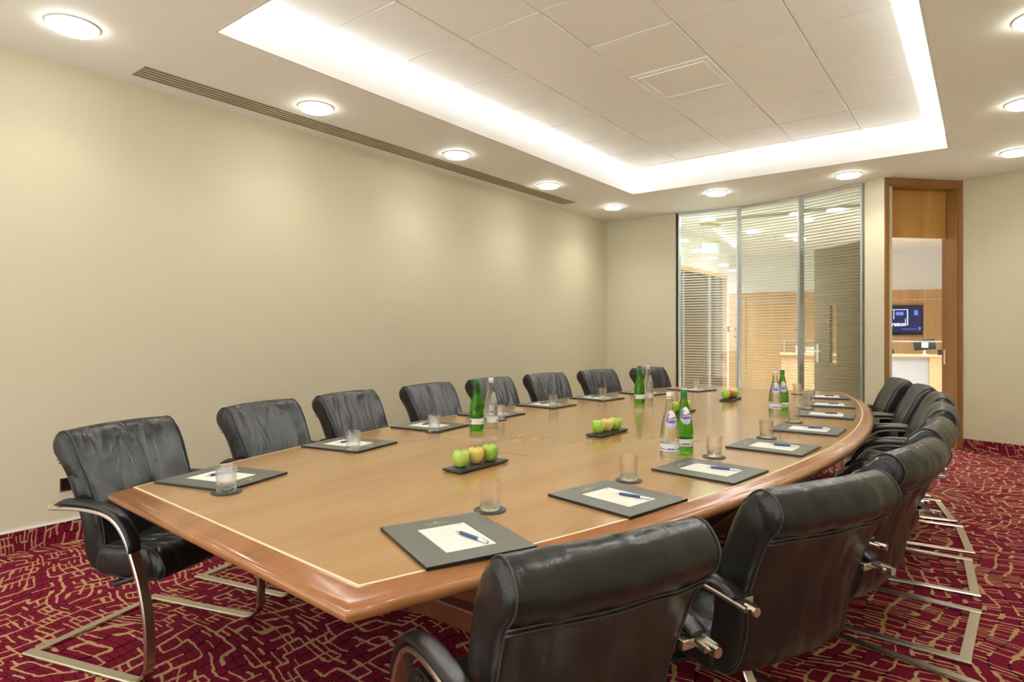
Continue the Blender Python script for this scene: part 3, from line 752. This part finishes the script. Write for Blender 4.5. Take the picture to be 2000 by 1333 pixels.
rlab = ['black leather armchair in the foreground, seen from behind at the picture bottom', 'second black leather armchair from the camera in the right row, polished arm end showing',
        'third black leather armchair from the camera in the right row', 'fourth black leather armchair from the camera in the right row', 'fifth black leather armchair from the camera in the right row',
        'third black leather armchair from the far end of the right row', 'second black leather armchair from the far end of the right row', 'farthest black leather armchair of the right row, in front of the doorway']
first = True
for row, labs, side in ((LC, llab, 1), (RC, rlab, -1)):
    for (p, a), lb in zip(row, labs):
        a = math.radians(a); f = Vector((math.cos(a)*side, math.sin(a)))
        c = chair0 if first else copy_tree(chair0)
        first = False
        c.location = (p[0]-f.x*.12, p[1]-f.y*.12, 0); c.rotation_euler.z = math.atan2(-f.x, f.y)
        c['label'] = lb; c['group'] = 'armchairs along the plain wall side' if side == 1 else 'armchairs along the right side of the table'

# ------------------------------------------------------------------ place settings
def mk_pad():
    t = thing('desk_pad', '', 'desk pad')
    hx, hy = .157, .180; nx0, nx1, ny0, ny1 = -.076, .076, -.112, .100; h = .009
    mb = MB()
    mb.box(-hx, hx, -hy, hy, 0, .004, .0015)
    for a, b, c, d in ((-hx, nx0, -hy, hy), (nx1, hx, -hy, hy), (nx0, nx1, -hy, ny0), (nx0, nx1, ny1, hy)): mb.box(a, b, c, d, .004, h)
    mb.build('cover', 'pad_leather', t)
    mb = MB(); e = .0015
    for a, b, c, d in ((-hx-e, -hx, -hy-e, hy+e), (hx, hx+e, -hy-e, hy+e), (-hx, hx, -hy-e, -hy), (-hx, hx, hy, hy+e)): mb.box(a, b, c, d, .0005, h-.0005)
    mb.build('edge_binding', 'black', t)
    mb = MB()
    for i in range(9): mb.box(-.034+i*.0078, -.0295+i*.0078, .128, .1335, h, h+.0004)
    mb.box(-.008, .008, .138, .140, h, h+.0004); mb.box(-.0045, .0045, .140, .145, h, h+.0004)
    mb.build('gold_stamp', 'gold', t); return t
def mk_paper():
    t = thing('notepad', '', 'notepad')
    mb = MB()
    for i in range(3): mb.box(-.074+.0004*i, .074-.0003*i, -.105, .105-.0004*i, i*.0016, i*.0016+.0015)
    mb.build('sheets', 'paper', t)
    mb = MB().box(.044, .060, .093, .0955, .0048, .0050); mb.build('printed_heading', 'ink', t); return t
def mk_pen():
    t = thing('pen', '', 'pen')
    def ax(prof, name, m):
        mb = MB().lathe(prof, 14); mb.v = [(z, y, x+.0052) for x, y, z in mb.v]; return mb.build(name, m, t, smooth=True, angle=50)
    ax([(0, -.048), (.0048, -.048), (.0052, -.02), (.0052, .02), (.0046, .028), (0, .028)], 'barrel', 'pen_blue')
    ax([(0, -.070), (.001, -.070), (.002, -.064), (.0040, -.050), (.0046, -.0485), (0, -.0485)], 'tip', 'chrome')
    ax([(0, .0285), (.0045, .0285), (.0048, .050), (.0035, .058), (.003, .060), (.003, .066), (0, .066)], 'end_cap', 'chrome')
    MB().box(.022, .062, .0045, .0062, .0035, .0075, .0008).build('clip', 'chrome', t); return t
def mk_coaster():
    t = MB().lathe([(0, 0), (.051, 0), (.0525, .0012), (.0525, .003), (.051, .0042), (0, .0042)], 40).build('coaster', 'coaster', smooth=True, angle=40)
    return t
def mk_glass():
    ro, h = .0385, .094
    prof = [(0, .0004), (.031, .0004), (.0335, .003), (.0350, .015), (ro, h-.001), (ro-.0008, h), (ro-.0018, h-.001), (.0325, .022), (.029, .0175), (0, .0165)]
    t = thing('tumbler', '', 'glass')
    MB().lathe([(.0341, .0185), (ro, h-.001), (ro-.0008, h), (ro-.0020, h-.001), (.0326, .0185), (.0341, .0185)], 40).build('side_wall', 'wall_glass', t, smooth=True, angle=45)
    MB().lathe([(0, .0004), (.031, .0004), (.0333, .003), (.0341, .018), (.0325, .018), (.029, .0165), (0, .0155)], 40).build('thick_base', 'base_glass', t, smooth=True, angle=45)
    return t
pad0, pap0, pen0, coa0, gla0 = mk_pad(), mk_paper(), mk_pen(), mk_coaster(), mk_glass()
PR = [(-1.105, 1.29), (-.92, 1.944), (-.785, 2.56), (-.716, 3.27), (-.71, 3.98), (-.775, 4.76), (-.90, 5.42), (-1.07, 6.06)]
PL = [(-2.405, 1.26), (-2.635, 2.03), (-2.74, 2.72), (-2.79, 3.38), (-2.755, 4.06), (-2.69, 4.75), (-2.56, 5.42), (-2.33, 6.02)]
GR = [(957, 1003), (1228, 943), (1395, 896), (1497, 858), (1551, 827), (1575, 800.5), (1583, 786), (1557, 771)]
GL = [(442, 966), (690, 884), (848, 846), (975, 822), (1081, 797), (1177, 781), None, (1360, 763)]
where_r = ['in the foreground before the big chair', 'second from the camera on the right side', 'third from the camera on the right side', 'fourth from the camera on the right side',
           'fifth from the camera on the right side', 'third from the far end on the right side', 'second from the far end on the right side', 'at the far right end of the table']
where_l = ['at the near left corner of the table', 'second from the camera on the plain wall side', 'third from the camera on the plain wall side', 'just behind the nearer left bottle pair',
           'fifth from the camera on the plain wall side', 'third from the far end on the plain wall side', 'second from the far end on the plain wall side', 'at the far left end of the table']
used = {}
def inst(src, key, loc, rz, label, group):
    c = src if key not in used else copy_tree(src); used[key] = 1
    c.location = loc; c.rotation_euler.z = rz; c['label'] = label; c['group'] = group
    if 'category' not in c: c['category'] = key
    return c
for PP, GG, WH, side in ((PR, GR, where_r, -1), (PL, GL, where_l, 1)):
    for i, ((x, y), gp, wh) in enumerate(zip(PP, GG, WH)):
        a = -edge_angle(y)*.95
        if side == -1 and i == 0: a = math.radians(23)
        f = Vector((math.cos(a)*side, math.sin(a))); rz = math.atan2(-f.x, f.y); lat = Vector((f.y, -f.x))
        # keep the pad inside the inlay line
        ed = halfw(y)-.080-.185; xx = TCX-side*min(abs(x-TCX), ed)
        inst(pad0, 'desk pad', (xx, y, T+.0004), rz, 'dark leather desk pad %s' % wh, 'leather desk pads on the table')
        inst(pap0, 'notepad', (xx-f.x*.006, y-f.y*.006, T+.0046), rz, 'white notepad on the desk pad %s' % wh, 'white notepads on the pads')
        if side == 1: q = Vector((xx, y))-f*.030-lat*.025; pz = rz+math.radians(160)
        else: q = Vector((xx, y))-f*.045+lat*.030; pz = rz+math.radians(-75)
        inst(pen0, 'pen', (q.x, q.y, T+.0098), pz, 'blue pen on the notepad %s' % wh, 'blue pens on the notepads')
        if gp:
            g_ = tabpt(*gp); dr = Vector((g_.x, g_.y)).normalized(); g2 = Vector((g_.x, g_.y))+dr*.030
            inst(coa0, 'coaster', (g2.x, g2.y, T+.0003), 0, 'round dark coaster under the tumbler %s' % wh, 'round coasters under the tumblers')
            inst(gla0, 'glass', (g2.x, g2.y, T+.0044), 0, 'empty clear tumbler standing %s' % wh, 'clear tumblers on coasters')

# ------------------------------------------------------------------ bottles
def bottle(kind, loc, rz, label):
    t = thing('water_bottle', label, 'bottle', loc, rz, 'glass water bottles on the table')
    prof = [(0, .004), (.034, .0005), (.040, .003), (.0425, .012), (.0430, .085), (.0425, .115), (.0385, .150), (.0305, .190), (.0225, .225), (.0165, .255), (.0145, .275), (.0148, .277), (.0148, .284), (.0135, .285), (0, .285)]
    P2 = smooth_path(prof[2:11], 4)
    MB().lathe(prof[:2]+P2+prof[11:], 40).build('bottle_glass', 'bottle_green' if kind == 'green' else 'bottle_clear', t, smooth=True, angle=45)
    MB().lathe([(0, .2865), (.0152, .2865), (.0157, .289), (.0157, .302), (.0145, .305), (0, .305)], 24).build('cap', 'cap_green' if kind == 'green' else 'cap_white', t, smooth=True, angle=40)
    MB().lathe([(.0150, .2765), (.0162, .2765), (.0162, .2815), (.0150, .2815)], 24).build('cap_ring', 'cap_green' if kind == 'green' else 'cap_white', t, smooth=True, angle=40)
    def rad(z):
        for (r0, z0), (r1, z1) in zip(P2, P2[1:]):
            if z0 <= z <= z1: return r0+(r1-r0)*(z-z0)/(z1-z0)
        return .0148
    def wrap(u, z, off=.0006):
        r = rad(z)+off; a = u/.036; return (r*math.sin(a), -r*math.cos(a), z)
    mb = MB(); rows = []
    for k in range(2): z = .040+.034*k; rows.append([(((rad(z)+.0005)*math.cos(2*PI*i/40)), (rad(z)+.0005)*math.sin(2*PI*i/40), z) for i in range(40)])
    mb.loft(rows, cap=False); lo = mb.build('body_label', 'label_white', t, smooth=True)
    mb = MB(); pts = []
    for k in range(2):
        pts.append([wrap(-.055+.11*i/30, .047+(.006 if k else 0)+k*.0045*math.sin(i*.9)*math.sin(i*.37+1), .0010) for i in range(31)])
    mb.add(pts[0]+pts[1], [(i, i+1, 32+i, 31+i) for i in range(30)]); mb.build('mountain_band', 'label_purple', lo)
    mb = MB()
    for i in range(7): u = .098+i*.0028; mb.add([wrap(u, .045, .001), wrap(u+.0014, .045, .001), wrap(u+.0014, .067, .001), wrap(u, .067, .001)], [(0,1,2,3)])
    mb.add([wrap(.125, .064, .001), wrap(.148, .064, .001), wrap(.148, .067, .001), wrap(.125, .067, .001)], [(0,1,2,3)])
    mb.build('barcode', 'ink', lo)
    # oval neck label
    cz, ru, rv = .185, .030, .040
    def ell(fu, fv, off, cond=None, m='label_white', name='neck_label', par=t):
        mb = MB(); nu, nv = 20, 20; idx = {}; v = []; f = []
        for i in range(nu+1):
            for j in range(nv+1):
                a = -1+2*i/nu; b = -1+2*j/nv
                uu = a*math.sqrt(1-b*b/2); vv = b*math.sqrt(1-a*a/2); idx[i, j] = len(v)
                v.append(wrap(uu*ru*fu, cz+vv*rv*fv, off))
        for i in range(nu):
            for j in range(nv):
                a = -1+2*(i+.5)/nu; b = -1+2*(j+.5)/nv
                if cond is None or cond(a, b): f.append((idx[i, j], idx[i+1, j], idx[i+1, j+1], idx[i, j+1]))
        mb.add(v, f); return mb.build(name, m, par, smooth=True)
    nl = ell(1, 1, .0006)
    ell(.96, .96, .0010, lambda a, b: -.45 < b < -.2 or (b > -.2 and b < .85 and a < -.55+.25*b), 'label_purple', 'purple_swoosh', nl)
    ell(.96, .96, .0010, lambda a, b: b < -.55, 'label_blue', 'blue_foot', nl)
    sl = .25
    for s, zz, sz in (('HIGHLAND', .188, .0098), ('SPRING', .178, .0088)):
        text_mesh('lettering', s, sz, 'ink', nl, lambda c, zz=zz: wrap(c.x+.001, zz+c.y+c.x*.22, .0012+c.z), bold=.0003)
    return t
def face(g, extra=0):                     # labels turned to the near end of the room
    return extra
bot = [('green', (931, 843), 'green glass water bottle of the nearer pair on the plain wall side', 2.3), ('clear', (959, 839), 'clear glass water bottle of the nearer pair on the plain wall side', 2.3),
       ('green', (1249, 789.5), 'green glass water bottle of the far pair before the last wall-side chair', 2.2), ('clear', (1266, 787), 'clear glass water bottle of the far pair before the last wall-side chair', 2.2),
       ('clear', (1308, 900), 'clear glass water bottle of the near pair on the right side, label showing', .25), ('green', (1336, 889), 'green glass water bottle of the near pair on the right side, label showing', .30),
       ('clear', (1514, 810), 'clear glass water bottle of the far pair on the right side', .15), ('green', (1528, 806.5), 'green glass water bottle of the far pair on the right side', .25)]
for kind, (px, py), lb, tw in bot:
    g_ = tabpt(px, py); dr = Vector((g_.x, g_.y)).normalized(); q = Vector((g_.x, g_.y))+dr*.038
    bottle(kind, (q.x, q.y, T+.0004), math.atan2(-dr.x, dr.y)+tw, lb)

# ------------------------------------------------------------------ apples on slate trays
def apple(kind, x, y, z, label, rz):
    t = thing('apple', label, 'apple', (x, y, z), rz, 'apples on the slate trays')
    prof = [(0, .0075), (.006, .004), (.014, .0005), (.022, .004), (.030, .014), (.0355, .028), (.0375, .042), (.0365, .054), (.031, .064), (.022, .0695), (.013, .0690), (.006, .064), (0, .0605)]
    mb = MB().lathe(smooth_path(prof, 3), 28)
    mb.v = [(a*(1+.03*math.cos(5*math.atan2(b, a))*(1 if c < .025 else .3)), b*(1+.03*math.cos(5*math.atan2(b, a))*(1 if c < .025 else .3)), c) for a, b, c in mb.v]
    mb.build('flesh', 'apple_'+kind, t, smooth=True)
    MB().tube([(0, 0, .061), (.001, .001, .070), (.004, .002, .078)], [.0012, .0011, .0016], 6).build('stem', 'stem', t, smooth=True)
trays = [(-1.745, 2.035, 'nearest the camera', ['green', 'blush', 'green']), (-1.715, 3.15, 'second from the camera', ['green', 'blush', 'green']),
         (-1.735, 4.28, 'third from the camera, mostly behind bottles', ['green', 'red', 'green']), (-1.725, 5.34, 'farthest from the camera', ['green', 'red', 'green'])]
cn = {'green': 'green', 'blush': 'yellow and red blushed', 'red': 'red'}; pos = ['near', 'middle', 'far']
for k, (x, y, w, kinds) in enumerate(trays):
    rz = .02*(k-1)
    t = thing('slate_tray', 'narrow black slate tray with three apples, %s' % w, 'tray', (x, y, T+.0004), rz, 'slate trays of apples')
    mb = MB().box(-.052, .052, -.155, .155, .004, .014, .0015); mb.build('slab', 'slate', t)
    for fx, fy in ((-.04, -.14), (.04, -.14), (-.04, .14), (.04, .14)): MB().lathe([(0, 0), (.006, 0), (.006, .004), (0, .004)], 10, (fx, fy, 0)).build('foot', 'black', t)
    for i, kd in enumerate(kinds):
        yy = y+(-.088, 0.002, .085)[i]+(0, 0, .0)[i]; 
        apple(kd, x+(-.012, -.006, .004)[i], yy, T+.0144, '%s apple at the %s end of the tray %s' % (cn[kd], pos[i], w) if i != 1 else '%s apple in the middle of the tray %s' % (cn[kd], w), .4+k+i*2.1)
